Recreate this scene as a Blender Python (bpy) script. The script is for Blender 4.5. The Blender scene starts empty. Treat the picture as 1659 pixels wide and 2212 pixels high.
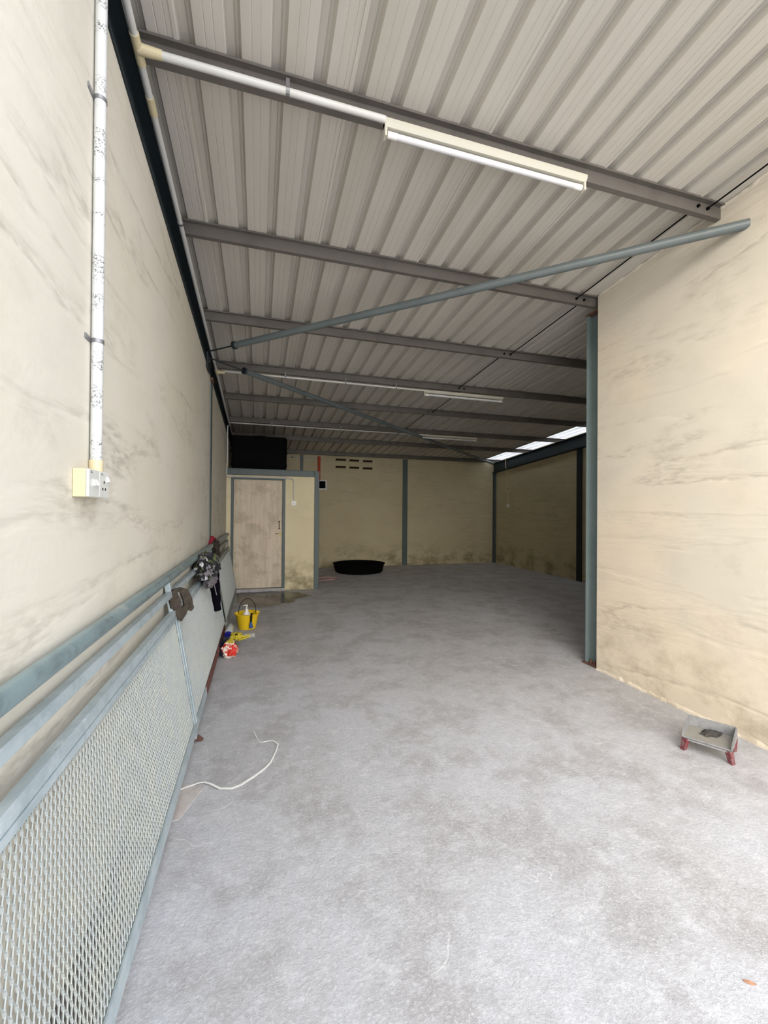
import bpy, bmesh, math, random
from mathutils import Vector, Matrix, noise
random.seed(7)
sc = bpy.context.scene
C = sc.collection

# ------------------------------------------------------------ camera, sky, light, exposure
F, YAW, PITCH, ROLL, CX, CY, H = 894.876, 0.28467, 0.00669, 0.00778, 821.308, 1099.569, 1.35
def cam_dir(x, d, y):
    c, s = math.cos(ROLL), math.sin(ROLL)
    x, y = c*x - s*y, s*x + c*y
    c, s = math.cos(PITCH), math.sin(PITCH)
    d, y = c*d - s*y, s*d + c*y
    c, s = math.cos(YAW), math.sin(YAW)
    return Vector((c*x + s*d, -s*x + c*d, y))
cam_data = bpy.data.cameras.new('camera'); cam = bpy.data.objects.new('camera', cam_data); C.objects.link(cam)
rt, up, bk = cam_dir(1, 0, 0), cam_dir(0, 0, 1), -cam_dir(0, 1, 0)
cam.matrix_world = Matrix(((rt.x, up.x, bk.x, 0), (rt.y, up.y, bk.y, 0), (rt.z, up.z, bk.z, H), (0, 0, 0, 1)))
cam_data.sensor_fit = 'HORIZONTAL'; cam_data.sensor_width = 36.0
cam_data.lens = F/1659*36.0
cam_data.shift_x = (829.5 - CX)/1659; cam_data.shift_y = (CY - 1106)/1659
cam_data.clip_start = 0.02
sc.camera = cam

world = bpy.data.worlds.new('sky'); sc.world = world; world.use_nodes = True
wn = world.node_tree; bg = wn.nodes['Background']
# hazy overcast sky, cool overall with a broad warmer, brighter glow behind the camera to the left
SKY_BASE, SKY_GLOW, GLOW_DIR, GLOW_POW = (0.80, 0.85, 0.94), (2.5, 2.3, 2.02), (-0.45, -0.85, 0.14), 4.0
tc = wn.nodes.new('ShaderNodeTexCoord'); vd = wn.nodes.new('ShaderNodeVectorMath'); vd.operation = 'DOT_PRODUCT'
wn.links.new(tc.outputs['Generated'], vd.inputs[0]); vd.inputs[1].default_value = GLOW_DIR
mx = wn.nodes.new('ShaderNodeMath'); mx.operation = 'MAXIMUM'; mx.inputs[1].default_value = 0.0; wn.links.new(vd.outputs['Value'], mx.inputs[0])
pw = wn.nodes.new('ShaderNodeMath'); pw.operation = 'POWER'; pw.inputs[1].default_value = GLOW_POW; wn.links.new(mx.outputs[0], pw.inputs[0])
mc = wn.nodes.new('ShaderNodeMix'); mc.data_type = 'RGBA'; mc.clamp_factor = True
mc.inputs[6].default_value = (*SKY_BASE, 1); mc.inputs[7].default_value = (*SKY_GLOW, 1)
wn.links.new(pw.outputs[0], mc.inputs[0]); wn.links.new(mc.outputs[2], bg.inputs[0]); bg.inputs[1].default_value = 1.0
sc.view_settings.view_transform = 'Standard'; sc.view_settings.look = 'None'
sc.view_settings.gamma = 1.0; sc.view_settings.use_curve_mapping = False
sc.view_settings.exposure = 2.1
FRONT_ROOF = 0.85
FRONT_WALL = 0.1
FRONT_LEFT = -1.5

# ------------------------------------------------------------ dimensions
S = 0.0694                     # roof fall towards the back
LW, RW, RW2, BACK, PART = -0.518, 2.82, 6.145, 9.95, 7.247
ROOF = 3.453                   # underside of the sheet at y=0
PUR = 3.373                    # purlin underside at y=0
WTOP = 3.132                   # left wall top at y=0
PY = [1.925, 2.96, 4.06, 5.155, 6.24, 7.41, 8.50, 9.80]

# ------------------------------------------------------------ material helpers
def mat(name, color, rough=0.7, metal=0.0, spec=None):
    m = bpy.data.materials.new(name); m.use_nodes = True
    b = m.node_tree.nodes['Principled BSDF']
    b.inputs['Base Color'].default_value = (*color, 1); b.inputs['Roughness'].default_value = rough
    b.inputs['Metallic'].default_value = metal
    if spec is not None: b.inputs['Specular IOR Level'].default_value = spec
    return m
class NB:
    def __init__(s, m): s.t = m.node_tree; s.n = s.t.nodes; s.l = s.t.links; s.b = s.n['Principled BSDF']
    def new(s, k, **kw):
        n = s.n.new(k)
        for a, v in kw.items(): setattr(n, a, v)
        return n
    def set(s, sock, v):
        if hasattr(v, 'links') or isinstance(v, bpy.types.NodeSocket): s.l.new(v, sock)
        else: sock.default_value = v
    def pos(s, sx=1, sy=1, sz=1, off=(0, 0, 0), obj=False):
        g = s.new('ShaderNodeTexCoord').outputs['Object'] if obj else s.new('ShaderNodeNewGeometry').outputs['Position']
        mp = s.new('ShaderNodeMapping'); s.l.new(g, mp.inputs[0])
        mp.inputs['Scale'].default_value = (sx, sy, sz); mp.inputs['Location'].default_value = off
        return mp.outputs[0]
    def noise(s, vec, scale, detail=4, rough=0.55, dist=0.0):
        n = s.new('ShaderNodeTexNoise'); s.l.new(vec, n.inputs['Vector'])
        n.inputs['Scale'].default_value = scale; n.inputs['Detail'].default_value = detail
        n.inputs['Roughness'].default_value = rough; n.inputs['Distortion'].default_value = dist
        return n.outputs['Fac']
    def math(s, op, a, b=0.0, c=None, clamp=False):
        n = s.new('ShaderNodeMath', operation=op, use_clamp=clamp)
        s.set(n.inputs[0], a); s.set(n.inputs[1], b)
        if c is not None: s.set(n.inputs[2], c)
        return n.outputs[0]
    def ramp(s, v, lo, hi, a=0.0, b=1.0, smooth=True):
        n = s.new('ShaderNodeMapRange'); n.interpolation_type = 'SMOOTHSTEP' if smooth else 'LINEAR'
        s.set(n.inputs[0], v); n.inputs[1].default_value = lo; n.inputs[2].default_value = hi
        n.inputs[3].default_value = a; n.inputs[4].default_value = b
        return n.outputs[0]
    def mix(s, f, a, b, mode='MIX'):
        n = s.new('ShaderNodeMix', data_type='RGBA', blend_type=mode)
        s.set(n.inputs[0], f)
        for k, v in ((6, a), (7, b)):
            if isinstance(v, tuple): n.inputs[k].default_value = (*v, 1)
            else: s.l.new(v, n.inputs[k])
        return n.outputs[2]
    def sep(s, vec):
        n = s.new('ShaderNodeSeparateXYZ'); s.l.new(vec, n.inputs[0]); return n.outputs
    def color(s, v): s.l.new(v, s.b.inputs['Base Color'])
    def rough(s, v): s.set(s.b.inputs['Roughness'], v)
    def bump(s, h, strength=0.3, dist=0.01):
        n = s.new('ShaderNodeBump'); n.inputs['Strength'].default_value = strength; n.inputs['Distance'].default_value = dist
        s.l.new(h, n.inputs['Height']); s.l.new(n.outputs[0], s.b.inputs['Normal'])

def plaster(name, base, second, streak=1.0, mould=0.6, seed=0.0, dark=(0.16, 0.13, 0.09)):
    """painted, dented plaster panel with horizontal soot-like creases, mottling and mould by the floor"""
    m = mat(name, base, 0.85, spec=0.25); b = NB(m)
    p = b.pos(1, 1, 1, (seed, seed*1.7, seed*.3))
    big = b.noise(p, 0.8, 3); mid = b.noise(p, 3.5, 4)
    c = b.mix(b.ramp(big, 0.38, 0.64), base, second)
    c = b.mix(b.math('MULTIPLY', b.ramp(mid, 0.45, 0.75), 0.35), c, tuple(x*0.86 for x in base))
    # creases: thin ridged contours of a strongly stretched noise, kept only in patches
    ps = b.pos(0.55, 0.55, 3.4, (seed*2, seed, seed))
    r = b.noise(ps, 1.0, 5, 0.5, 0.25)
    ridge = b.math('ABSOLUTE', b.math('SUBTRACT', r, 0.5))
    line = b.ramp(ridge, 0.0, 0.02, 1.0, 0.0)
    soft = b.ramp(ridge, 0.0, 0.06, 1.0, 0.0)
    patch = b.ramp(b.noise(b.pos(0.9, 0.9, 1.6, (seed+5, 3, seed)), 1.1, 3), 0.44, 0.62)
    fine = b.ramp(b.noise(b.pos(6, 6, 20), 2.0, 4), 0.35, 0.65)
    st = b.math('MULTIPLY', b.math('MULTIPLY', b.math('ADD', b.math('MULTIPLY', line, 0.17), b.math('MULTIPLY', soft, 0.22)), patch), fine, clamp=True)
    c = b.mix(b.math('MULTIPLY', st, streak), c, dark)
    # grime smudges
    g = b.math('MULTIPLY', b.ramp(b.noise(b.pos(1, 1, 1.5, (seed, 7, 2)), 2.2, 8, 0.72), 0.52, 0.8), 0.30*streak)
    c = b.mix(g, c, (0.24, 0.21, 0.16))
    # mould creeping up from the floor
    z = b.sep(b.pos())[2]
    mn = b.ramp(b.noise(b.pos(1, 1, 1.3, (seed, 1, 9)), 2.6, 8, 0.68), 0.42, 0.70)
    mo = b.math('MULTIPLY', b.math('MULTIPLY', b.ramp(z, 0.05, 0.75, 1.0, 0.0), mn), mould, clamp=True)
    c = b.mix(mo, c, (0.20, 0.17, 0.09))
    b.color(c)
    hb = b.math('ADD', b.math('MULTIPLY', r, 1.4), b.math('ADD', b.math('MULTIPLY', soft, -0.25), b.math('MULTIPLY', b.noise(p, 45, 4), 0.10)))
    b.bump(hb, 0.35, 0.03)
    return m

CREAM = (0.72, 0.66, 0.50)
M = {}
M['wall_left'] = plaster('plaster_left', (0.66, 0.62, 0.535), (0.62, 0.575, 0.465), 1.0, 0.3, 1.3)
M['wall_right'] = plaster('plaster_right', (0.70, 0.65, 0.555), (0.78, 0.68, 0.545), 0.85, 0.55, 4.1)
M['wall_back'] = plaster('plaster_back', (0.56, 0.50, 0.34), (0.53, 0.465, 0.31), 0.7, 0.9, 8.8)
M['wall_room'] = plaster('plaster_room', (0.80, 0.72, 0.50), (0.76, 0.67, 0.45), 0.6, 0.9, 2.6)

def concrete():
    m = mat('concrete', (0.4, 0.4, 0.4), 0.75, spec=0.3); b = NB(m)
    p = b.pos()
    n1 = b.noise(p, 0.7, 4); n2 = b.noise(p, 3.0, 6, 0.65); n3 = b.noise(b.pos(1, 1, 1, (4, 9, 0)), 14, 6, 0.7); n4 = b.noise(p, 90, 3, 0.7)
    c = b.mix(b.ramp(n1, 0.35, 0.65), (0.47, 0.475, 0.505), (0.41, 0.405, 0.41))
    c = b.mix(b.math('MULTIPLY', b.ramp(n2, 0.43, 0.64), 0.62), c, (0.29, 0.275, 0.27))
    c = b.mix(b.math('MULTIPLY', b.ramp(n3, 0.46, 0.70), 0.42), c, (0.62, 0.62, 0.64))
    n5 = b.noise(b.pos(1, 1, 1, (1, 5, 0)), 45, 5, 0.75)
    c = b.mix(b.math('MULTIPLY', b.ramp(n5, 0.46, 0.70), 0.38), c, (0.30, 0.295, 0.29))
    c = b.mix(b.math('MULTIPLY', b.ramp(n4, 0.48, 0.72), 0.4), c, (0.68, 0.68, 0.70))
    # dark brown strip along the foot of the left wall behind the railings
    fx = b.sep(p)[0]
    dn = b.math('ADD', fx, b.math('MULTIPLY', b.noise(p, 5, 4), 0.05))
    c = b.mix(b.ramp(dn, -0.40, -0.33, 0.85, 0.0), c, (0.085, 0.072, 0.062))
    # thin scratches
    w = b.noise(b.pos(1, 1, 1, (2, 2, 0)), 1.3, 3, 0.4, 1.5)
    sc_ = b.math('MULTIPLY', b.ramp(b.math('ABSOLUTE', b.math('SUBTRACT', w, 0.52)), 0, 0.0022, 1, 0), b.ramp(b.noise(b.pos(1, 1, 1, (8, 1, 0)), 2.3, 2), 0.50, 0.58))
    c = b.mix(b.math('MULTIPLY', sc_, 0.45), c, (0.75, 0.74, 0.72))
    b.color(c)
    b.rough(b.ramp(n2, 0.3, 0.7, 0.62, 0.85))
    b.bump(b.math('ADD', b.math('MULTIPLY', n4, 0.5), b.math('MULTIPLY', b.noise(p, 28, 5, 0.7), 0.9)), 0.6, 0.007)
    return m
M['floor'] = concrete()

def roof_mat():
    m = mat('roof_sheet', (0.5, 0.47, 0.42), 0.55, 0.0, 0.4); b = NB(m)
    c = b.mix(b.ramp(b.noise(b.pos(6, 0.6, 1), 1.2, 4), 0.35, 0.7), (0.60, 0.57, 0.52), (0.55, 0.52, 0.465))
    sp = b.ramp(b.noise(b.pos(1, 1, 1), 60, 3, 0.6), 0.70, 0.76)
    pt = b.ramp(b.noise(b.pos(1, 1, 1, (0, 3, 0)), 1.1, 2), 0.58, 0.66)
    c = b.mix(b.math('MULTIPLY', b.math('MULTIPLY', sp, pt), 0.7), c, (0.75, 0.73, 0.7))
    b.color(c); b.bump(b.noise(b.pos(1, 1, 1), 120, 2), 0.15, 0.002)
    return m
M['roof'] = roof_mat()

def painted(name, base, dark, rough=0.5, scale=6, amt=0.5, metal=0.0, bump=0.1):
    m = mat(name, base, rough, metal); b = NB(m)
    c = b.mix(b.math('MULTIPLY', b.ramp(b.noise(b.pos(1, 1, 1), scale, 6, 0.65), 0.42, 0.70), amt), base, dark)
    b.color(c); b.bump(b.noise(b.pos(), scale*12, 3), bump, 0.002)
    return m
M['purlin'] = painted('purlin_steel', (0.135, 0.122, 0.11), (0.085, 0.077, 0.07), 0.5, 5, 0.6)
M['teal'] = painted('teal_steel', (0.085, 0.118, 0.12), (0.06, 0.085, 0.085), 0.5, 4, 0.4)
M['teal_lit'] = painted('lit_teal_steel', (0.17, 0.22, 0.225), (0.12, 0.16, 0.16), 0.45, 4, 0.4)  # same teal paint, with the light on the near column put into the colour
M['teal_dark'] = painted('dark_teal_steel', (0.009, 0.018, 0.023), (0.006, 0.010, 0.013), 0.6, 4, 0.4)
M['brace'] = painted('brace_paint', (0.125, 0.15, 0.155), (0.08, 0.10, 0.10), 0.4, 5, 0.4)
M['rust'] = painted('rusty_steel', (0.16, 0.075, 0.05), (0.06, 0.035, 0.03), 0.8, 20, 0.8, bump=0.5)
M['primer'] = painted('red_primer', (0.16, 0.055, 0.045), (0.10, 0.045, 0.04), 0.75, 14, 0.7, bump=0.4)
M['pvc'] = painted('white_pvc', (0.62, 0.62, 0.60), (0.50, 0.48, 0.43), 0.35, 5, 0.3)
M['pvc_old'] = painted('yellowed_pvc', (0.64, 0.56, 0.36), (0.56, 0.46, 0.27), 0.4, 8, 0.4)
M['lamp_body'] = mat('batten_enamel', (0.56, 0.54, 0.46), 0.4)
M['tube'] = mat('tube_glass', (0.66, 0.66, 0.68), 0.25)
M['clip'] = mat('galvanised_clip', (0.25, 0.25, 0.26), 0.4, 0.6)
M['black'] = mat('black_plastic', (0.0035, 0.0035, 0.004), 0.8, spec=0.08)
M['dark_rubber'] = mat('dark_basin', (0.0035, 0.0035, 0.0035), 0.9, spec=0.05)
M['slot_brown'] = mat('slot_brown', (0.035, 0.022, 0.014), 0.9, spec=0.1)
M['white'] = mat('white_plastic', (0.82, 0.81, 0.77), 0.35)
M['brass'] = mat('old_brass', (0.30, 0.23, 0.10), 0.4, 0.6)

def galvanised():
    m = mat('blue_grey_galvanised', (0.5, 0.6, 0.65), 0.42, 0.25); b = NB(m)
    n = b.noise(b.pos(1, 0.7, 1), 9, 6, 0.7, 0.6)
    c = b.mix(b.ramp(n, 0.38, 0.66), (0.47, 0.54, 0.565), (0.34, 0.41, 0.435))
    c = b.mix(b.math('MULTIPLY', b.ramp(b.noise(b.pos(1, .4, 1, (3, 3, 3)), 14, 5, 0.75), 0.58, 0.72), 0.5), c, (0.70, 0.77, 0.80))
    c = b.mix(b.math('MULTIPLY', b.ramp(b.noise(b.pos(1, .5, 1, (9, 1, 1)), 8, 6, 0.8), 0.66, 0.70), 0.8), c, (0.05, 0.07, 0.08))
    b.color(c); b.bump(b.noise(b.pos(), 60, 4), 0.15, 0.002)
    return m
M['galv'] = galvanised()
M['galv_dull'] = painted('dull_galvanised', (0.30, 0.32, 0.30), (0.22, 0.22, 0.20), 0.55, 6, 0.5)
M['mesh'] = painted('mesh_metal', (0.50, 0.53, 0.52), (0.60, 0.60, 0.50), 0.5, 10, 0.5, 0.2)

def rail_pipe():
    m = mat('green_grey_handrail', (0.3, 0.4, 0.42), 0.38, 0.3); b = NB(m)
    n = b.noise(b.pos(1, 0.5, 1), 7, 6, 0.7, 0.8)
    c = b.mix(b.ramp(n, 0.4, 0.62), (0.25, 0.33, 0.345), (0.17, 0.22, 0.23))
    c = b.mix(b.math('MULTIPLY', b.ramp(b.noise(b.pos(1, .3, 1, (3, 3, 3)), 11, 5, 0.7), 0.60, 0.72), 0.6), c, (0.48, 0.52, 0.50))
    c = b.mix(b.math('MULTIPLY', b.ramp(b.noise(b.pos(1.2, 1, 1.2, (9, 1, 1)), 26, 4, 0.6), 0.66, 0.69), b.ramp(b.noise(b.pos(1, 1, 1), 1.4, 2), 0.45, 0.55)), c, (0.03, 0.04, 0.05))
    b.color(c)
    return m
M['handrail'] = rail_pipe()

def door_mat():
    m = mat('dirty_door', (0.55, 0.48, 0.37), 0.7); b = NB(m)
    c = b.mix(b.ramp(b.noise(b.pos(9, 1, 0.8), 2, 5), 0.35, 0.7), (0.74, 0.64, 0.50), (0.62, 0.53, 0.40))
    c = b.mix(b.math('MULTIPLY', b.ramp(b.noise(b.pos(1.2, 1, 1.1, (2, 0, 5)), 3.4, 8, 0.72), 0.47, 0.68), 0.5), c, (0.32, 0.245, 0.16))
    b.color(c); return m
M['door'] = door_mat()

def wear_pvc():
    m = mat('spotted_conduit', (0.8, 0.82, 0.83), 0.35); b = NB(m)
    a = b.ramp(b.noise(b.pos(1, 1, 1.0), 170, 3, 0.6), 0.52, 0.60)
    k = b.ramp(b.noise(b.pos(0.2, 0.2, 1, (1, 1, 3)), 13, 2), 0.47, 0.58)
    b.color(b.mix(b.math('MULTIPLY', a, k), (0.60, 0.61, 0.60), (0.16, 0.16, 0.16)))
    return m
M['conduit_spotted'] = wear_pvc()

# ------------------------------------------------------------ mesh helpers
class MB:
    def __init__(s): s.v = []; s.f = []
    def add(s, vs, fs):
        o = len(s.v); s.v += [tuple(x) for x in vs]; s.f += [tuple(i+o for i in f) for f in fs]; return s
    def box(s, x0, x1, y0, y1, z0, z1):
        v = [(x, y, z) for x in (x0, x1) for y in (y0, y1) for z in (z0, z1)]
        return s.add(v, [(0, 1, 3, 2), (4, 6, 7, 5), (0, 4, 5, 1), (2, 3, 7, 6), (0, 2, 6, 4), (1, 5, 7, 3)])
    def sheared(s, x0, x1, y0, y1, za, zb):
        """box whose top and bottom follow the roof fall: z = za - S*y .. zb - S*y (za, zb may be ('abs', z))"""
        g = lambda z, y: z[1] if isinstance(z, tuple) else z - S*y
        v = [(x, y, g(z, y)) for x in (x0, x1) for y in (y0, y1) for z in (za, zb)]
        return s.add(v, [(0, 1, 3, 2), (4, 6, 7, 5), (0, 4, 5, 1), (2, 3, 7, 6), (0, 2, 6, 4), (1, 5, 7, 3)])
    def tube(s, pts, r, n=12, caps=True):
        P = [Vector(p) for p in pts]; rs = r if isinstance(r, (list, tuple)) else [r]*len(P)
        vs = []; fs = []; ref = None
        for i, p in enumerate(P):
            d = (P[min(i+1, len(P)-1)] - P[max(i-1, 0)]).normalized()
            if ref is None:
                ref = Vector((0, 0, 1)) if abs(d.z) < 0.9 else Vector((1, 0, 0))
            a = (ref - d*ref.dot(d)).normalized(); b_ = d.cross(a); ref = a
            for k in range(n):
                t = 2*math.pi*k/n; vs.append(p + (a*math.cos(t) + b_*math.sin(t))*rs[i])
        for i in range(len(P)-1):
            for k in range(n):
                k2 = (k+1) % n; fs.append((i*n+k, i*n+k2, (i+1)*n+k2, (i+1)*n+k))
        if caps: fs.append(tuple(range(n))[::-1]); fs.append(tuple((len(P)-1)*n+k for k in range(n)))
        return s.add(vs, fs)
    def lathe(s, prof, c=(0, 0, 0), n=24, sx=1, sy=1):
        vs = []; fs = []
        for (r, z) in prof:
            for k in range(n):
                t = 2*math.pi*k/n; vs.append((c[0]+sx*r*math.cos(t), c[1]+sy*r*math.sin(t), c[2]+z))
        for i in range(len(prof)-1):
            for k in range(n):
                k2 = (k+1) % n; fs.append((i*n+k, i*n+k2, (i+1)*n+k2, (i+1)*n+k))
        if prof[0][0] > 1e-6: fs.append(tuple(range(n))[::-1])
        if prof[-1][0] > 1e-6: fs.append(tuple((len(prof)-1)*n+k for k in range(n)))
        return s.add(vs, fs)
    def prism(s, poly, axis, a, b_):
        """extrude a closed 2D outline along axis ('x','y' or 'z')"""
        n = len(poly)
        def mk(p, t): return (t, p[0], p[1]) if axis == 'x' else ((p[0], t, p[1]) if axis == 'y' else (p[0], p[1], t))
        vs = [mk(p, a) for p in poly] + [mk(p, b_) for p in poly]
        fs = [tuple(range(n))[::-1], tuple(range(n, 2*n))] + [(i, (i+1) % n, n+(i+1) % n, n+i) for i in range(n)]
        return s.add(vs, fs)
def build(name, mb, m, parent=None, smooth=False, bevel=0.0, xf=None):
    me = bpy.data.meshes.new(name); me.from_pydata(mb.v, [], mb.f)
    bm = bmesh.new(); bm.from_mesh(me)
    bmesh.ops.recalc_face_normals(bm, faces=bm.faces)
    bm.to_mesh(me); bm.free()
    me.materials.append(M[m] if isinstance(m, str) else m)
    if smooth:
        for p in me.polygons: p.use_smooth = True
        me.set_sharp_from_angle(angle=math.radians(40))
    o = bpy.data.objects.new(name, me); C.objects.link(o)
    if parent: o.parent = parent
    if xf: o.location = xf
    if bevel:
        b = o.modifiers.new('bevel', 'BEVEL'); b.width = bevel; b.segments = 2; b.limit_method = 'ANGLE'
    return o
def tag(o, label, cat, group=None, kind=None):
    o['label'] = label; o['category'] = cat
    if group: o['group'] = group
    if kind: o['kind'] = kind
    return o
def thing(name, label, cat, loc, group=None, rot=(0, 0, 0)):
    o = bpy.data.objects.new(name, None); C.objects.link(o); o.location = loc; o.rotation_euler = rot
    o.empty_display_size = 0.1
    return tag(o, label, cat, group)
def struct(name, mb, m, parent=None, label=None, **k):
    o = build(name, mb, m, parent, **k)
    if not parent: o['kind'] = 'structure'
    if label: o['label'] = label
    return o

# ------------------------------------------------------------ the setting
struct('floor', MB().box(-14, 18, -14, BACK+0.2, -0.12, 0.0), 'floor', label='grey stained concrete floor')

def roof_profile(x0, x1):
    pitch, c0 = 0.1855, 0.062
    pts = []; k = math.floor((x0-c0)/pitch)
    while True:
        c = c0 + k*pitch
        if c - 0.05 > x1: break
        lap = (k - 2) % 4 == 0
        seg = []
        if lap: seg += [(-0.050, 0.0), (-0.0495, -0.004), (-0.036, -0.004)]
        seg += [(-0.034, 0.0), (-0.030, 0.004), (-0.022, 0.034), (0.006, 0.034), (0.009, 0.029), (0.012, 0.034), (0.022, 0.034), (0.034, 0.0), (0.072, 0.0), (0.075, 0.002), (0.078, 0.0), (0.108, 0.0), (0.111, 0.002), (0.114, 0.0)]
        for a, z in seg:
            if x0 < c+a < x1: pts.append((c+a, z))
        k += 1
    return [(x0, 0.0)] + pts + [(x1, 0.0)]
def roof_mesh(x0, x1, y0, y1, th=0.004):
    pr = roof_profile(x0, x1); n = len(pr); vs = []
    for y in (y0, y1):
        for dz in (0, th):
            vs += [(x, y, ROOF - S*y + z + dz) for x, z in pr]
    fs = []
    for i in range(n-1):
        fs.append((i, i+1, 2*n+i+1, 2*n+i)); fs.append((n+i, 3*n+i, 3*n+i+1, n+i+1))
        fs.append((i, n+i, n+i+1, i+1)); fs.append((2*n+i, 2*n+i+1, 3*n+i+1, 3*n+i))
    fs += [(0, 2*n, 3*n, n), (n-1, 2*n-1, 4*n-1, 3*n-1)]
    return MB().add(vs, fs)
struct('ceiling', roof_mesh(-0.80, 5.80, FRONT_ROOF, BACK+0.15), 'roof', label='ribbed metal roof sheets seen from below')
sky_m = mat('translucent_sheet', (0.85, 0.85, 0.85), 0.5)
sky_m.node_tree.nodes['Principled BSDF'].inputs['Transmission Weight'].default_value = 0.8
struct('window_1', roof_mesh(5.80, 6.60, 2.9, BACK+0.15), sky_m, label='bright translucent rooflight strip beside the rear right beam')

struct('wall_left', MB().sheared(-0.68, LW, FRONT_LEFT, BACK, ('abs', 0), WTOP).sheared(-0.80, -0.68, FRONT_LEFT, BACK, ('abs', 0), ROOF-0.004), 'wall_left', label='creased off-white plaster wall on the left')
struct('wall_right', MB().sheared(RW, RW+0.15, FRONT_WALL, 2.925, ('abs', 0), ROOF+0.02), 'wall_right', label='creased cream plaster wall at the front right')
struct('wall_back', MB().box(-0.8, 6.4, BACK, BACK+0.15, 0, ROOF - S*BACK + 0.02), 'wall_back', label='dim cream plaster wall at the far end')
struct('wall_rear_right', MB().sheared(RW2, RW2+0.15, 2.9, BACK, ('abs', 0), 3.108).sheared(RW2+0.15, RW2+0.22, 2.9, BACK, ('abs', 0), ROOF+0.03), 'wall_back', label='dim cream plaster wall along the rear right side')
struct('wall_front_right', MB().box(2.965, 6.3, 2.72, 2.87, 0, 3.29), 'wall_back', label='unseen wall added behind the front right wall to keep the rear dark')  # out of view, added so daylight stays out of the rear bay
# irregular mortar bead along the foot and the head of the front right wall
def bead(name, x, zf, y0, y1, w, h, m, sgn, lab, seed):
    rnd = random.Random(seed); n = 70; mb = MB(); vs = []
    for i in range(n+1):
        y = y0 + (y1-y0)*i/n
        a = w*(0.5 + rnd.random()); b_ = h*(0.6 + 0.7*rnd.random()); z = zf(y)
        vs += [(x, y, z), (x-a, y, z), (x-a*0.75, y, z+sgn*b_*0.5), (x, y, z+sgn*b_)]
    fs = [(4*i+k, 4*i+k+1, 4*i+k+5, 4*i+k+4) for i in range(n) for k in range(3)] + [(0, 1, 2, 3), (4*n+3, 4*n+2, 4*n+1, 4*n)]
    return struct(name, mb.add(vs, fs), m, label=lab)
bead('trim_1', RW+0.001, lambda y: 0.0, FRONT_WALL, 2.92, 0.012, 0.025, 'wall_right', 1, 'rough mortar line at the foot of the front right wall', 3)
bead('trim_2', RW+0.001, lambda y: ROOF - S*y - 0.001, FRONT_ROOF, 2.92, 0.010, 0.018, 'wall_right', -1, 'rough mortar line where the front right wall meets the roof', 5)

# toilet room in the far left corner
pm = MB()
pm.box(LW, -0.445, PART, PART+0.1, 0, 1.945).box(0.43, 0.925, PART, PART+0.1, 0, 1.945).box(-0.445, 0.43, PART+0.02, PART+0.1, 1.90, 1.945)
struct('wall_partition', pm, 'wall_room', label='cream front wall of the small corner room')
struct('wall_partition_side', MB().box(0.905, 1.0, PART+0.1, BACK, 0, 1.945), 'wall_room', label='side wall of the small corner room')
struct('ceiling_partition', MB().box(LW, 1.0, PART+0.06, BACK, 1.947, 2.03), 'wall_room', label='slab over the small corner room')
struct('trim_3', MB().box(-0.445, 0.43, PART-0.035, PART+0.1, 0.0, 0.045), 'floor', label='low concrete door sill')
d = struct('door_1', MB().box(-0.405, 0.385, PART+0.035, PART+0.075, 0.052, 1.875), 'door', label='stained pale door of the corner room', bevel=0.003)
fr = MB().box(-0.445, -0.405, PART-0.012, PART+0.09, 0.045, 1.90).box(0.385, 0.43, PART-0.012, PART+0.09, 0.045, 1.90).box(-0.405, 0.385, PART-0.012, PART+0.09, 1.875, 1.90)
build('door_frame', fr, 'teal', d, bevel=0.002)
hb = MB().tube([(0.335, PART+0.012, 1.05), (0.335, PART+0.012, 1.17)], 0.006, 8).box(0.322, 0.35, PART+0.010, PART+0.036, 1.04, 1.055).box(0.322, 0.35, PART+0.010, PART+0.036, 1.165, 1.18)
build('pull_handle', hb, 'rust', d)
lt = MB().tube([(0.27, PART+0.022, 0.965), (0.375, PART+0.022, 0.965)], 0.005, 8).box(0.33, 0.38, PART+0.018, PART+0.036, 0.945, 0.985).lathe([(0.013, -0.006), (0.016, 0), (0.013, 0.006)], (0.28, PART+0.02, 0.962), 12)
build('bolt_latch', lt, 'brass', d)

# ------------------------------------------------------------ steel frame
def purlin(i, y, x0, x1, label):
    z0, z1 = PUR - S*y, ROOF - S*y - 0.003
    t = 0.003; w = 0.031; l = 0.010
    # Z section: upper flange reaches forward, lower flange back, with small lips
    poly = [(y-w, z1), (y+t, z1), (y+t, z0+t), (y+w-t, z0+t), (y+w-t, z0+l), (y+w, z0+l), (y+w, z0), (y, z0), (y, z1-t), (y-w+t, z1-t), (y-w+t, z1-l), (y-w, z1-l)]
    poly = [(a, b_ + S*(y-a)) for a, b_ in poly]
    mb = MB().prism(poly, 'x', x0, x1)
    o = build('purlin', mb, 'purlin')
    tag(o, label, 'roof beam', 'roof purlins')
    bolts = [x for x in (2.62, 2.70) if x < x1]
    for bx in bolts:
        bo = build('bolt', MB().tube([(bx, y-0.012, z0+0.04), (bx, y+0.001, z0+0.04)], 0.010, 8), 'black', o)
    return o
ordn = ['nearest purlin, the dark steel bar just above the big fluorescent lamp',
        'second purlin from the front, whose right end meets the front right wall above the column',
        'third purlin from the front, crossed near its left part by the long sloping brace',
        'fourth purlin from the front, with the middle fluorescent lamp under it',
        'fifth purlin from the front, between the middle and the farthest lamp',
        'sixth purlin from the front, with the farthest fluorescent lamp under it',
        'seventh purlin from the front, just above the black water tank',
        'farthest purlin, tight along the head of the back wall']
for i, y in enumerate(PY):
    purlin(i, y, -0.66, (RW+0.03) if i < 2 else 6.26, ordn[i])

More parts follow.
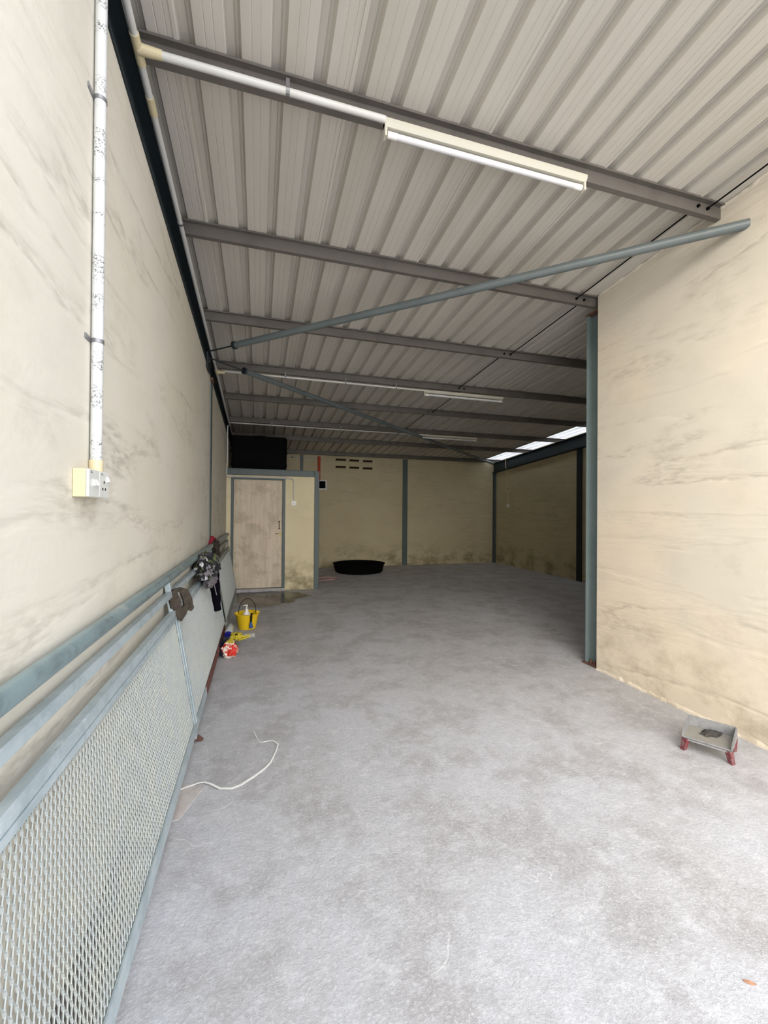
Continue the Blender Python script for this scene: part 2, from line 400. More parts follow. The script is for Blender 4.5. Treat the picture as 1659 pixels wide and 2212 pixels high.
def ibeam_y(name, xc, y0, y1, zb, zt, w, label, m):
    mb = MB().sheared(xc-w/2, xc+w/2, y0, y1, zb, zb+0.010).sheared(xc-w/2, xc+w/2, y0, y1, zt-0.010, zt).sheared(xc-0.004, xc+0.004, y0, y1, zb+0.010, zt-0.010)
    return tag(build(name, mb, m), label, 'beam', 'rafters')
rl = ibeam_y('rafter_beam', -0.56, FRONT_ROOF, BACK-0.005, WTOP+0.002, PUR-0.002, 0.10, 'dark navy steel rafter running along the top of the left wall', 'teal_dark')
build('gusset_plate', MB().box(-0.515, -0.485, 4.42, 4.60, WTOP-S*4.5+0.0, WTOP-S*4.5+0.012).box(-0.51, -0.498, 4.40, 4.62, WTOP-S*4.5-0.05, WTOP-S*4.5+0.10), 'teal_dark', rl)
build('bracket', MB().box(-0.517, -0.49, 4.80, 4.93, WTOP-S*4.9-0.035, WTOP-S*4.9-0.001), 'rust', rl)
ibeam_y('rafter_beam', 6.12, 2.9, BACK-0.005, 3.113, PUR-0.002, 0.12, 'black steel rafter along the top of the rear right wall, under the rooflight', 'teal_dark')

def hcol_y(name, x0, x1, y0, y1, z1, m, label, cat='column'):
    """H column with flanges across the y axis (flanges at y0 and y1)"""
    xc = (x0+x1)/2
    mb = MB().box(x0, x1, y0, y0+0.009, 0, z1).box(x0, x1, y1-0.009, y1, 0, z1).box(xc-0.0035, xc+0.0035, y0+0.009, y1-0.009, 0, z1)
    return tag(build(name, mb, m), label, cat, 'steel columns')
c1 = hcol_y('steel_column', 2.845, 2.965, 2.932, 3.082, PUR-S*3.08-0.02, 'teal_lit', 'grey teal steel column at the free end of the front right wall')
build('base_plate', MB().box(2.825, 2.985, 2.915, 3.10, 0.0, 0.012), 'rust', c1)
build('anchor_bolt', MB().tube([(2.86, 2.99, 0.01), (2.86, 2.99, 0.045)], 0.009, 8), 'rust', c1)
build('anchor_bolt', MB().tube([(2.86, 3.03, 0.01), (2.86, 3.03, 0.045)], 0.009, 8), 'rust', c1)
build('head_plate', MB().box(2.84, 2.97, 2.925, 3.09, PUR-S*3.08-0.02, PUR-S*3.08-0.008), 'rust', c1)
def hcol_flat(name, box, label, m='teal'):
    return tag(build(name, MB().box(*box), m, bevel=0.002), label, 'column', 'steel columns')
def hcol_x(name, x0, x1, y0, y1, z1, m, label):
    """H column whose front flange faces the room (flanges across x at y0 and y1 in front of a wall)"""
    mb = MB().box(x0, x1, y0, y0+0.008, 0, z1).box(x0, x1, y1-0.008, y1, 0, z1).box((x0+x1)/2-0.004, (x0+x1)/2+0.004, y0+0.008, y1-0.008, 0, z1)
    return tag(build(name, mb, m), label, 'column', 'steel columns')
zt = PUR - S*9.9 - 0.002
hcol_x('steel_column', 3.50, 3.625, BACK-0.03, BACK-0.001, zt, 'teal', 'dark teal column dividing the back wall in the middle')
hcol_x('steel_column', 0.925, 0.995, BACK-0.03, BACK-0.001, zt, 'teal', 'short-looking teal column on the back wall above the corner room roof')
hcol_x('steel_column', 6.095, 6.142, BACK-0.10, BACK-0.001, 3.11-S*9.9, 'teal', 'teal column in the far right corner')
cr = MB().box(RW2-0.03, RW2-0.022, 6.73, 6.875, 0, 3.11-S*6.9).box(RW2-0.022, RW2-0.001, 6.798, 6.806, 0, 3.11-S*6.9)
tag(build('steel_column', cr, 'teal_dark'), 'dark column on the rear right wall seen just left of the near column', 'column', 'steel columns')
cl = MB().box(LW+0.001, LW+0.008, 4.83, 4.97, 0, WTOP-S*4.9-0.04)
tag(build('steel_column', cl, 'teal'), 'thin-looking teal column flush in the left wall behind the railings', 'column', 'steel columns')
# corner room frame
tag(build('steel_column', MB().box(0.925, 1.005, PART-0.03, PART+0.05, 0, 2.05), 'teal', bevel=0.003), 'teal post at the right corner of the small room', 'column', 'steel columns')
pb = MB().box(-0.505, 0.922, PART-0.03, PART+0.045, 1.948, 1.956).box(-0.505, 0.922, PART-0.03, PART+0.045, 2.042, 2.05).box(-0.505, 0.922, PART-0.008, PART, 1.956, 2.042)
tag(build('channel_beam', pb, 'teal'), 'teal steel channel across the top of the small room above its door', 'beam')

# wind braces
def brace(name, a, b_, r, label, rod=0.42):
    a, b_ = Vector(a), Vector(b_); dlt = (b_-a).normalized()
    o = build(name, MB().tube([a + dlt*rod, b_], r, 16), 'brace', smooth=True); tag(o, label, 'brace', 'wind braces')
    build('threaded_rod', MB().tube([a, a+dlt*(rod+0.02)], 0.007, 8), 'teal_dark', o)
    build('end_cap', MB().tube([a+dlt*(rod-0.012), a+dlt*(rod+0.015)], r*1.25, 12), 'teal_dark', o, smooth=True)
    return o
brace('brace_pipe', (-0.50, 4.44, 2.935), (2.83, 1.775, 3.112), 0.030, 'long grey pipe brace rising from the left rafter to the front right wall', 0.33)
brace('brace_pipe', (-0.50, 4.60, 2.925), (6.06, 9.86, 2.665), 0.030, 'long dark pipe brace running away to the far right corner under the roof', 0.42)

# sag rods between purlins
wh = ['between the front edge and the nearest purlin', 'between the nearest and the second purlin', 'between the second and the third purlin',
      'between the third and the fourth purlin', 'between the fourth and the fifth purlin', 'between the fifth and the sixth purlin']
ys = [FRONT_ROOF+0.1] + PY[:6]
for i in range(6):
    ya, yb = ys[i], ys[i+1]; xx = 2.62 if i % 2 else 2.70
    o = build('tie_rod', MB().tube([(xx, ya, PUR-S*ya+0.04), (xx, yb, PUR-S*yb+0.04)], 0.005, 6), 'black', smooth=True)
    tag(o, 'thin dark steel tie rod under the roof ' + wh[i], 'rod', 'tie rods')

# ------------------------------------------------------------ conduits
CR = 0.0145
zc = lambda y: 3.351 - 0.0783*y
o = tag(build('electrical_conduit', MB().tube([(-0.485, 0.9, zc(0.9)), (-0.485, 7.355, zc(7.355))], CR, 12), 'pvc', smooth=True), 'white conduit running along the dark left rafter', 'conduit', 'white conduits')
for y in (1.865, 5.115):
    t_ = MB().tube([(-0.485, y-0.055, zc(y-0.055)), (-0.485, y+0.055, zc(y+0.055))], CR*1.28, 12).tube([(-0.485, y, zc(y)), (-0.395, y, zc(y))], [CR*1.5, CR*1.22], 12)
    build('tee_fitting', t_, 'pvc_old', o, smooth=True)
build('coupler', MB().tube([(-0.485, 2.05, zc(2.05)), (-0.485, 2.13, zc(2.13))], CR*1.25, 12), 'pvc_old', o, smooth=True)
build('clip', MB().tube([(-0.485, 2.80, zc(2.80)), (-0.485, 2.815, zc(2.815))], CR*1.3, 12), 'clip', o, smooth=True)

def branch(x0, x1, y, z, r, clips, label):
    o = tag(build('electrical_conduit', MB().tube([(x0, y, z), (x1, y, z)], r, 12), 'pvc', smooth=True), label, 'conduit', 'white conduits')
    for cx_ in clips:
        cm = MB().tube([(cx_-0.008, y, z), (cx_+0.008, y, z)], r*1.22, 12).box(cx_-0.008, cx_+0.008, y-0.002, y+0.004, z+r, z+0.06)
        build('clip', cm, 'clip', o)
    return o
branch(-0.40, 0.556, 1.865, 3.204, 0.0155, (0.105,), 'white conduit under the nearest purlin, feeding the big lamp')
branch(-0.40, 2.10, 5.115, 2.966, 0.012, (0.29, 1.03, 1.7), 'white conduit under the fourth purlin, feeding the middle lamp')
branch(-0.485, 2.94, 7.355, 2.824, 0.011, (0.2, 1.4, 2.5), 'white conduit under the sixth purlin, feeding the farthest lamp')

o = tag(build('electrical_conduit', MB().tube([(-0.502, 7.18, 2.74), (-0.502, 7.18, 2.11), (-0.512, 7.19, 2.06), (-0.512, 7.19, 1.95), (-0.50, 7.195, 1.915), (-0.46, 7.20, 1.907), (0.50, 7.20, 1.907), (0.55, 7.205, 1.895), (0.565, 7.23, 1.86), (0.568, 7.236, 1.527)], 0.0095, 10), 'pvc', smooth=True), 'white conduit dropping down the corner and over the small door to its switch', 'conduit', 'white conduits')
for cx_ in (-0.40, 0.39):
    build('clip', MB().lathe([(0.0, -0.012), (0.012, -0.008), (0.014, 0), (0.012, 0.008), (0, 0.012)], (cx_, 7.196, 1.922), 10), 'pvc', o, smooth=True)
build('coupler', MB().tube([(-0.505, 7.18, 2.07), (-0.505, 7.18, 2.13)], 0.014, 10), 'pvc_old', o, smooth=True)

# big conduit and switch box on the left wall
xw = LW + 0.0185
o = tag(build('electrical_conduit', MB().tube([(xw, 1.520, 1.497), (xw, 1.520, 3.02), (xw+0.008, 1.52, 3.07), (-0.485, 1.52, 3.20)], 0.0165, 20), 'conduit_spotted', smooth=True), 'thick spotted white conduit standing on the left wall above the switch box', 'conduit', 'white conduits')
build('coupler', MB().tube([(xw, 1.520, 1.470), (xw, 1.520, 1.507)], 0.0195, 20), 'pvc_old', o, smooth=True)
for zz in (2.66, 1.885):
    cm = MB().tube([(xw, 1.520, zz-0.006), (xw, 1.520, zz+0.006)], 0.0185, 20)
    cm.add([(LW+0.001, 1.505, zz-0.008), (LW+0.001, 1.505, zz+0.008), (LW+0.001, 1.468, zz+0.008), (LW+0.001, 1.468, zz-0.008),
            (LW+0.004, 1.505, zz-0.008), (LW+0.004, 1.505, zz+0.008), (LW+0.004, 1.468, zz+0.008), (LW+0.004, 1.468, zz-0.008)],
           [(0, 1, 2, 3), (7, 6, 5, 4), (0, 4, 5, 1), (2, 6, 7, 3), (1, 5, 6, 2), (0, 3, 7, 4)])
    build('clip', cm, 'clip', o, smooth=True)
bx = thing('switch_box', 'double switch and socket box with yellowed sides on the left wall under the spotted conduit', 'switch box', (LW, 1.48, 1.387))
build('back_box', MB().box(0.0005, 0.034, -0.085, 0.085, 0, 0.083), 'pvc_old', bx, bevel=0.002)
plate_m = painted('grey_white_plate', (0.66, 0.66, 0.62), (0.50, 0.50, 0.48), 0.4, 40, 0.4)
for k, y0 in enumerate((-0.085, 0.0005)):
    pl_ = build('switch_plate' if k == 0 else 'socket_plate', MB().box(0.034, 0.042, y0, y0+0.0845, 0, 0.083), plate_m, bx, bevel=0.003)
    if k == 0:
        for q in (0.030, 0.052):
            build('rocker', MB().prism([(0.042, 0.034), (0.051, 0.036), (0.044, 0.054), (0.042, 0.054)], 'y', y0+q, y0+q+0.014), 'white', pl_)
    else:
        build('rocker', MB().prism([(0.042, 0.052), (0.050, 0.054), (0.044, 0.070), (0.042, 0.070)], 'y', y0+0.062, y0+0.074), 'white', pl_)
        for (yy, zz) in ((0.038, 0.050), (0.027, 0.028), (0.049, 0.028)):
            build('socket_hole', MB().box(0.0415, 0.0428, y0+yy-0.0035, y0+yy+0.0035, zz-0.004, zz+0.004), 'black', pl_)
    build('maker_mark', MB().box(0.0415, 0.0425, y0+0.012, y0+0.026, 0.072, 0.0745).box(0.0415, 0.0425, y0+0.014, y0+0.024, 0.0765, 0.078), 'clip', pl_)

# small switch by the corner room door
sw = thing('light_switch', 'small square white switch beside the corner room door', 'switch', (0.572, PART, 1.446), 'small wall switches')
build('switch_plate', MB().box(-0.042, 0.042, -0.026, -0.0005, 0, 0.082), 'white', sw, bevel=0.003)
build('rocker', MB().box(-0.010, 0.010, -0.031, -0.026, 0.034, 0.048), 'clip', sw)
sw = thing('light_switch', 'dim switch hanging under a thin conduit on the rear right wall', 'switch', (RW2, 9.28, 1.49), 'small wall switches')
build('switch_plate', MB().box(-0.026, -0.0005, -0.045, 0.045, 0, 0.085), 'white', sw, bevel=0.003)
build('rocker', MB().box(-0.031, -0.026, -0.010, 0.010, 0.034, 0.048), 'clip', sw)
o = tag(build('electrical_conduit', MB().tube([(RW2-0.012, 9.28, 1.577), (RW2-0.012, 9.28, 2.45), (RW2-0.09, 9.28, 2.50), (RW2-0.09, 9.28, 2.74)], 0.008, 8), 'pvc_old', smooth=True), 'thin conduit dropping down the rear right wall to its switch', 'conduit', 'white conduits')
build('coupler', MB().tube([(RW2-0.012, 9.28, 1.95), (RW2-0.012, 9.28, 2.0)], 0.014, 8), 'clip', o)

# pipes and opening on the back wall
red = mat('red_pipe', (0.50, 0.055, 0.025), 0.45)
o = tag(build('red_pipe', MB().tube([(1.37, BACK-0.035, 2.66), (1.37, BACK-0.035, 2.09)], 0.032, 14), red, smooth=True), 'short red vertical pipe on the back wall above the small window', 'pipe')
build('pipe_flange', MB().tube([(1.37, BACK-0.035, 2.58), (1.37, BACK-0.035, 2.61)], 0.040, 14), red, o, smooth=True)
o = tag(build('thin_pipe', MB().tube([(0.45, BACK-0.02, 2.632), (1.345, BACK-0.02, 2.615)], 0.010, 8), 'pvc', smooth=True), 'thin pale pipe running level along the head of the back wall to the red pipe', 'pipe')
build('clip', MB().box(0.73, 0.75, BACK-0.03, BACK-0.001, 2.605, 2.63), 'black', o)
w = thing('window_opening', 'small square dark opening in a pale frame on the back wall beside the corner room', 'window', (1.43, BACK, 1.87))
build('frame', MB().box(-0.14, 0.135, -0.022, -0.001, 0, 0.035).box(-0.14, 0.135, -0.022, -0.001, 0.205, 0.235).box(-0.14, -0.105, -0.022, -0.001, 0.035, 0.205).box(0.10, 0.135, -0.022, -0.001, 0.035, 0.205), 'pvc', w)
build('dark_panel', MB().box(-0.105, 0.10, -0.010, -0.001, 0.035, 0.205), 'black', w)

# ventilation blocks: two rows of three
vent_labels = [['upper left vent block in the back wall', 'upper middle vent block in the back wall', 'upper right vent block in the back wall'],
               ['lower left vent block in the back wall', 'lower middle vent block in the back wall', 'lower right vent block in the back wall']]
for r_, (z0, z1) in enumerate(((2.553, 2.645), (2.375, 2.468))):
    for c_, (x0, x1) in enumerate(((1.76, 2.04), (2.10, 2.37), (2.44, 2.71))):
        dz = -0.004*c_; y = BACK
        t_ = thing('vent_block', vent_labels[r_][c_] + ', of the six under the roof', 'vent', ((x0+x1)/2, y, z0+dz), 'vent blocks in the back wall')
        hw = (x1-x0)/2; h_ = z1-z0
        e = 0.012
        build('frame', MB().box(-hw, hw, -0.020, -0.001, 0, e).box(-hw, hw, -0.020, -0.001, h_-e, h_).box(-hw, -hw+e, -0.020, -0.001, e, h_-e).box(hw-e, hw, -0.020, -0.001, e, h_-e), 'wall_back', t_)
        build('slot', MB().box(-hw+e, hw-e, -0.004, -0.001, e, h_-e), 'slot_brown', t_)
        build('louvre', MB().prism([(-0.022, e), (-0.006, e+0.022), (-0.002, e+0.022), (-0.004, e)], 'x', -hw+e, hw-e), 'wall_back', t_)

# ------------------------------------------------------------ fluorescent lamps
def lamp(x0, x1, y, zt, label):
    L = x1-x0
    t_ = thing('fluorescent_lamp', label, 'lamp', (x0, y, zt), 'fluorescent lamps')
    build('batten', MB().prism([(-0.022, 0), (0.022, 0), (0.022, -0.018), (0.010, -0.034), (-0.010, -0.034), (-0.022, -0.018)], 'x', 0, L), 'lamp_body', t_)
    build('tube', MB().tube([(0.065, 0.006, -0.058), (L-0.065, 0.006, -0.058)], 0.0145, 16), 'tube', t_, smooth=True)
    for a, b_ in ((0.018, 0.066), (L-0.066, L-0.018)):
        build('tube_end', MB().tube([(a, 0.006, -0.058), (b_, 0.006, -0.058)], 0.0152, 16), 'white', t_, smooth=True)
    for a in (0.0, L-0.014):
        build('lamp_holder', MB().box(a, a+0.014, -0.014, 0.024, -0.078, -0.004), 'lamp_body', t_, bevel=0.004)
    return t_
lamp(0.556, 1.722, 1.885, 3.218, 'biggest and nearest fluorescent lamp, white batten with one unlit tube')
lamp(2.095, 3.285, 5.125, 2.977, 'middle fluorescent lamp, unlit under the fourth purlin')
lamp(2.935, 4.15, 7.375, 2.837, 'farthest fluorescent lamp, unlit under the sixth purlin')

# ------------------------------------------------------------ railings leaning on the left wall
TH = math.atan(0.17)
def expanded(y0, y1, u0, u1, dy=0.02, du=0.05, w=0.0027, t=0.0013, n0=0.0):
    """expanded metal: staggered diamonds as flat strands with a slight twist"""
    mb = MB()
    nu = int(round((u1-u0)/(du/2))); ny = int(round((y1-y0)/dy))
    hu = (u1-u0)/nu; hy = (y1-y0)/ny
    def seg(a, b_):
        a, b_ = Vector(a), Vector(b_); d_ = (b_-a).normalized(); s_ = Vector((0, -d_.z, d_.y))*w; n_ = Vector((t, 0, 0))
        tw = Vector((0.0022, 0, 0))
        v = [a-s_-n_-tw, a+s_-n_+tw, a+s_+n_+tw, a-s_+n_-tw, b_-s_-n_-tw, b_+s_-n_+tw, b_+s_+n_+tw, b_-s_+n_-tw]
        mb.add(v, [(0, 1, 5, 4), (1, 2, 6, 5), (2, 3, 7, 6), (3, 0, 4, 7)])
    for j in range(nu):
        for i in range(ny):
            ya = y0 + (i + (0.5 if j % 2 else 0))*hy
            for dd in (-0.5, 0.5):
                yb = ya + dd*hy
                if yb < y0-1e-6 or yb > y1+1e-6 or ya > y1+1e-6: continue
                seg((n0, ya, u0+(j+0.2)*hu), (n0, yb, u0+(j+0.8)*hu))
            if y0-1e-6 < ya < y1+1e-6:      # bond between neighbouring diamonds
                mb.box(n0-t*1.3, n0+t*1.3, ya-w*1.05, ya+w*1.05, u0+(j-0.24)*hu if j else u0, u0+(j+0.24)*hu)
    return mb
def sq(mb, y0, y1, u0, u1, n0, n1): return mb.box(n0, n1, y0, y1, u0, u1)
def railing(label, y0, y1, posts, xoff, pm_, fm, mm, end_u=True):
    r = thing('metal_railing', label, 'railing', (-0.318+xoff, 0, 0), 'leaning railings', (0, -TH, 0))
    pts = [(-0.002, y0, 0.985), (-0.002, y1, 0.985)]
    build('handrail', MB().tube(pts, 0.0255, 20), pm_, r, smooth=True)
    build('middle_rail', sq(MB(), y0, y1-0.02, 0.870, 0.902, -0.034, -0.002), fm, r, bevel=0.002)
    build('top_rail', sq(MB(), y0, y1-0.02, 0.757, 0.790, -0.034, -0.002), fm, r, bevel=0.002)
    build('bottom_rail', sq(MB(), y0, y1-0.02, 0.072, 0.108, -0.034, -0.002), fm, r, bevel=0.002)
    pl_ = [p for p in posts]
    for p in posts:
        po = build('post', sq(MB(), p-0.022, p+0.022, 0.035, 0.962, -0.036, -0.006), fm, r, bevel=0.002)
        ft = MB()
        for sgn in (-1, 1):
            ft.add([(-0.034, p-0.02, 0.04), (-0.004, p-0.02, 0.04), (-0.004, p+0.02, 0.04), (-0.034, p+0.02, 0.04),
                    (-0.030+sgn*0.03, p-0.014+sgn*0.02, 0.004), (-0.012+sgn*0.03, p-0.014+sgn*0.02, 0.004), (-0.012+sgn*0.03, p+0.010+sgn*0.02, 0.004), (-0.030+sgn*0.03, p+0.010+sgn*0.02, 0.004)],
                   [(0, 1, 2, 3), (7, 6, 5, 4), (0, 4, 5, 1), (1, 5, 6, 2), (2, 6, 7, 3), (3, 7, 4, 0)])
        build('foot', ft, 'rust', po)
    edges = [y0] + posts + [y1-0.02]
    for a, b_ in zip(edges[:-1], edges[1:]):
        a_ = a + (0.022 if a in posts else 0); c_ = b_ - (0.022 if b_ in posts else 0)
        if c_-a_ < 0.1: continue
        fr_ = MB().box(-0.006, 0.000, a_, c_, 0.738, 0.756).box(-0.006, 0.0, a_, c_, 0.109, 0.127).box(-0.006, 0.0, a_, a_+0.014, 0.127, 0.738).box(-0.006, 0.0, c_-0.014, c_, 0.127, 0.738)
        f_ = build('panel_frame', fr_, fm, r)
        build('mesh', expanded(a_+0.012, c_-0.012, 0.122, 0.742, n0=-0.010), mm, f_)
    return r
ra = railing('near blue-grey railing with expanded metal panels leaning on the left wall', 0.30, 4.88, [0.46, 2.615, 4.79], 0.0, 'handrail', 'galv', 'mesh')
build('primer_patch', MB().box(-0.0345, -0.0005, 3.11, 4.76, 0.0708, 0.1088).box(-0.007, 0.0008, 3.11, 4.74, 0.106, 0.128), 'primer', ra)
rb = railing('far dull grey railing leaning on the left wall, ending by the corner room door', 4.93, 7.08, [6.98], 0.004, 'galv_dull', 'galv_dull', 'mesh')

# ------------------------------------------------------------ cloths and gloves hung on the rails
def rumple(sx, sy, sz, amp, freq, seed, sub=5, sq_=1.0):
    bm = bmesh.new(); bmesh.ops.create_icosphere(bm, subdivisions=sub, radius=1.0)
    for v in bm.verts:
        d_ = v.co.normalized()
        q = Vector((d_.x*freq+seed, d_.y*freq, d_.z*freq))
        k = 1 + amp*noise.noise(q) + amp*0.5*noise.noise(q*2.3) - amp*0.6*abs(noise.noise(q*1.7+Vector((5, 5, 5))))
        v.co = Vector((d_.x*sx*k, d_.y*sy*k, d_.z*sz*k))
    return bm
def build_bm(name, bm, m, parent=None, loc=(0, 0, 0)):
    me = bpy.data.meshes.new(name); bm.to_mesh(me); bm.free(); me.materials.append(M[m] if isinstance(m, str) else m)
    for p in me.polygons: p.use_smooth = True
    o = bpy.data.objects.new(name, me); C.objects.link(o); o.location = loc
    if parent: o.parent = parent
    return o
def camo():
    m = mat('camouflage_cloth', (0.2, 0.2, 0.2), 0.9); b = NB(m)
    v = b.new('ShaderNodeTexVoronoi'); b.l.new(b.pos(obj=True), v.inputs['Vector']); v.inputs['Scale'].default_value = 26
    sp_ = b.new('ShaderNodeSeparateColor'); b.l.new(v.outputs['Color'], sp_.inputs[0])
    cr_ = b.new('ShaderNodeValToRGB'); cr_.color_ramp.interpolation = 'CONSTANT'; b.l.new(sp_.outputs[0], cr_.inputs[0])
    el = cr_.color_ramp.elements; el[0].position = 0; el[0].color = (0.012, 0.012, 0.014, 1); el[1].position = 0.42; el[1].color = (0.17, 0.16, 0.17, 1)
    for p_, c_ in ((0.62, (0.60, 0.60, 0.62)), (0.74, (0.10, 0.13, 0.045)), (0.86, (0.03, 0.03, 0.035))):
        e = el.new(p_); e.color = (*c_, 1)
    b.color(cr_.outputs[0]); return m
cm_ = camo()
jk = thing('draped_jacket', 'camouflage jacket with a black sleeve bundled over the near railing', 'jacket', (-0.415, 3.72, 0.74))
bm = rumple(0.088, 0.33, 0.105, 0.26, 2.2, 3.0)
for v in bm.verts:      # sags over the middle rail, opened towards its near end
    v.co.z += 0.03*math.cos(v.co.y*6) - 0.35*max(0, v.co.x); v.co.x += 0.015*math.sin(v.co.y*17)
build_bm('body', bm, cm_, jk, (0, 0, 0.13))
bm = rumple(0.05, 0.22, 0.07, 0.28, 2.1, 9.0)
build_bm('hood', bm, painted('grey_lining', (0.20, 0.18, 0.19), (0.08, 0.07, 0.08), 0.9, 25, 0.7), jk, (0.028, 0.02, 0.035))
slv = MB(); pts = []; rs = []
for i in range(10):
    t = i/9; pts.append((0.018+0.022*t, 0.40+0.10*t, 0.05-0.38*t)); rs.append(0.046-0.008*t + 0.004*math.sin(i*2.2))
slv.tube(pts, rs, 16)
build('sleeve', slv, mat('black_sleeve', (0.005, 0.004, 0.008), 0.9, spec=0.05), jk, smooth=True)
build('drawstring', MB().tube([(0.045, 0.10, 0.0), (0.055, 0.13, -0.06), (0.066, 0.17, -0.13)], 0.0035, 6), painted('cord', (0.3, 0.3, 0.3), (0.1, 0.1, 0.1)), jk)

brown = painted('dirty_brown_cloth', (0.055, 0.042, 0.03), (0.022, 0.017, 0.012), 0.95, 45, 0.8, bump=0.6)
gl = thing('work_glove', 'dirty brown work glove with a slit hung over the middle rail beside the first post', 'glove', (-0.478, 2.60, 0.745), 'hung gloves')
# flat pad with a slit, folded over the middle rail
outer = [(-0.02, 0.17), (0.03, 0.205), (0.12, 0.215), (0.19, 0.19), (0.225, 0.12), (0.235, 0.04), (0.20, 0.015), (0.16, 0.03), (0.13, 0.0), (0.07, -0.045), (0.03, -0.03), (0.02, 0.03), (0.0, 0.06), (-0.015, 0.065), (-0.02, 0.11)]
slit = [(0.075, 0.190), (0.110, 0.172), (0.125, 0.11), (0.135, 0.070), (0.092, 0.060), (0.094, 0.11), (0.078, 0.15)]
bm = bmesh.new()
vo = [bm.verts.new((0, y, z)) for y, z in outer]; vi = [bm.verts.new((0, y, z)) for y, z in slit]
eo = [bm.edges.new((vo[i], vo[(i+1) % len(vo)])) for i in range(len(vo))] + [bm.edges.new((vi[i], vi[(i+1) % len(vi)])) for i in range(len(vi))]
res_ = bmesh.ops.triangle_fill(bm, edges=eo, use_beauty=True)
ex = bmesh.ops.extrude_face_region(bm, geom=list(bm.faces))
for v in [g for g in ex['geom'] if isinstance(g, bmesh.types.BMVert)]: v.co.x += 0.02
bmesh.ops.recalc_face_normals(bm, faces=bm.faces)
bmesh.ops.subdivide_edges(bm, edges=bm.edges, cuts=2, use_grid_fill=True)
for v in bm.verts:
    th, wi, he = v.co.x, v.co.y, v.co.z
    th += 0.014*noise.noise(v.co*22)
    v.co = Vector((wi*0.42 + th*0.6 - 0.10*(he-0.1), wi*0.34 - th*0.8, he*0.74))
o = build_bm('palm', bm, brown, gl)
for p in o.data.polygons: p.use_smooth = False
g2 = thing('work_glove', 'dark brown glove with a red cuff hung over the end of the near handrail', 'glove', (-0.485, 4.86, 0.93), 'hung gloves')
bm = rumple(0.040, 0.20, 0.085, 0.5, 2.0, 14.0, 4)
for v in bm.verts:
    v.co.z -= 0.10*max(0, v.co.x*9); v.co.y += 0.3*v.co.x
build_bm('palm', bm, painted('dark_glove', (0.045, 0.032, 0.022), (0.015, 0.012, 0.01), 0.95, 40, 0.6), g2, (0.03, 0.06, 0.02))
for k in range(3):
    build('finger', MB().tube([(0.035, 0.05+0.11*k, -0.03), (0.048, 0.06+0.11*k, -0.08), (0.052, 0.06+0.11*k, -0.115)], [0.016, 0.015, 0.009], 10), brown, g2, smooth=True)
build('cuff', MB().tube([(-0.015, -0.06, 0.06), (-0.005, 0.02, 0.115), (0.012, 0.09, 0.095)], [0.026, 0.028, 0.022], 12), mat('red_cuff', (0.28, 0.015, 0.035), 0.8), g2, smooth=True)

# ------------------------------------------------------------ things on the floor at the left
yel = mat('yellow_plastic', (0.78, 0.52, 0.012), 0.4)
bk_ = thing('bucket', 'yellow plastic bucket with a thin wire handle on the floor beside the far railing', 'bucket', (-0.118, 5.02, 0.0))
build('body', MB().lathe([(0.0, 0.004), (0.086, 0.004), (0.088, 0.0), (0.094, 0.0), (0.128, 0.165), (0.143, 0.168), (0.143, 0.176), (0.125, 0.176), (0.092, 0.010), (0.0, 0.010)], n=40), yel, bk_, smooth=True)
arc = [(-0.095, 0.0, 0.172)] + [(-0.095*math.cos(t), -0.005*math.sin(t), 0.185+0.155*math.sin(t)) for t in [math.pi*k/14 for k in range(15)]] + [(0.10, 0, 0.172)]
build('handle', MB().tube(arc, 0.0035, 6), 'black', bk_, smooth=True)
for sx_ in (-0.115, 0.110):
    build('handle_lug', MB().box(sx_-0.012, sx_+0.012, -0.012, 0.012, 0.165, 0.192), yel, bk_, bevel=0.004)
pb_ = thing('soap_bottle', 'white pump bottle standing in the yellow bucket', 'bottle', (-0.125, 5.0, 0.010))
build('body', MB().lathe([(0.0, 0.0), (0.037, 0.0), (0.040, 0.01), (0.040, 0.150), (0.033, 0.172), (0.016, 0.185), (0.016, 0.195), (0, 0.195)], n=24), 'white', pb_, smooth=True)
build('pump', MB().lathe([(0.018, 0.195), (0.018, 0.212), (0.008, 0.216), (0.008, 0.248), (0.014, 0.250), (0.014, 0.262), (0, 0.264)], n=16).tube([(0, 0, 0.256), (-0.030, -0.004, 0.257), (-0.040, -0.005, 0.248)], [0.007, 0.006, 0.004], 8), 'white', pb_, smooth=True)
build('label_patch', MB().lathe([(0.0405, 0.10), (0.0405, 0.145)], n=24), painted('bottle_label', (0.75, 0.75, 0.75), (0.3, 0.3, 0.35), 0.5, 60, 0.6), pb_)
br = thing('scrub_brush', 'small blue brush on a dark strap hanging over the bucket rim', 'brush', (-0.075, 4.895, 0.0))
build('strap', MB().tube([(0.02, 0.05, 0.165), (0.006, 0.006, 0.188), (0.002, -0.022, 0.172), (0.0, -0.014, 0.10)], [0.008, 0.009, 0.010, 0.009], 8), 'black', br, smooth=True)
build('bristles', MB().tube([(0.0, -0.014, 0.105), (0.0, -0.008, 0.07), (0.002, 0.0, 0.035)], [0.010, 0.018, 0.024], 10), mat('blue_bristles', (0.04, 0.09, 0.25), 0.8), br, smooth=True)
build('grip', MB().tube([(0.028, -0.012, 0.165), (0.020, -0.006, 0.12), (0.016, 0.004, 0.07), (0.028, 0.008, 0.035)], [0.008, 0.009, 0.010, 0.008], 8), yel, br, smooth=True)

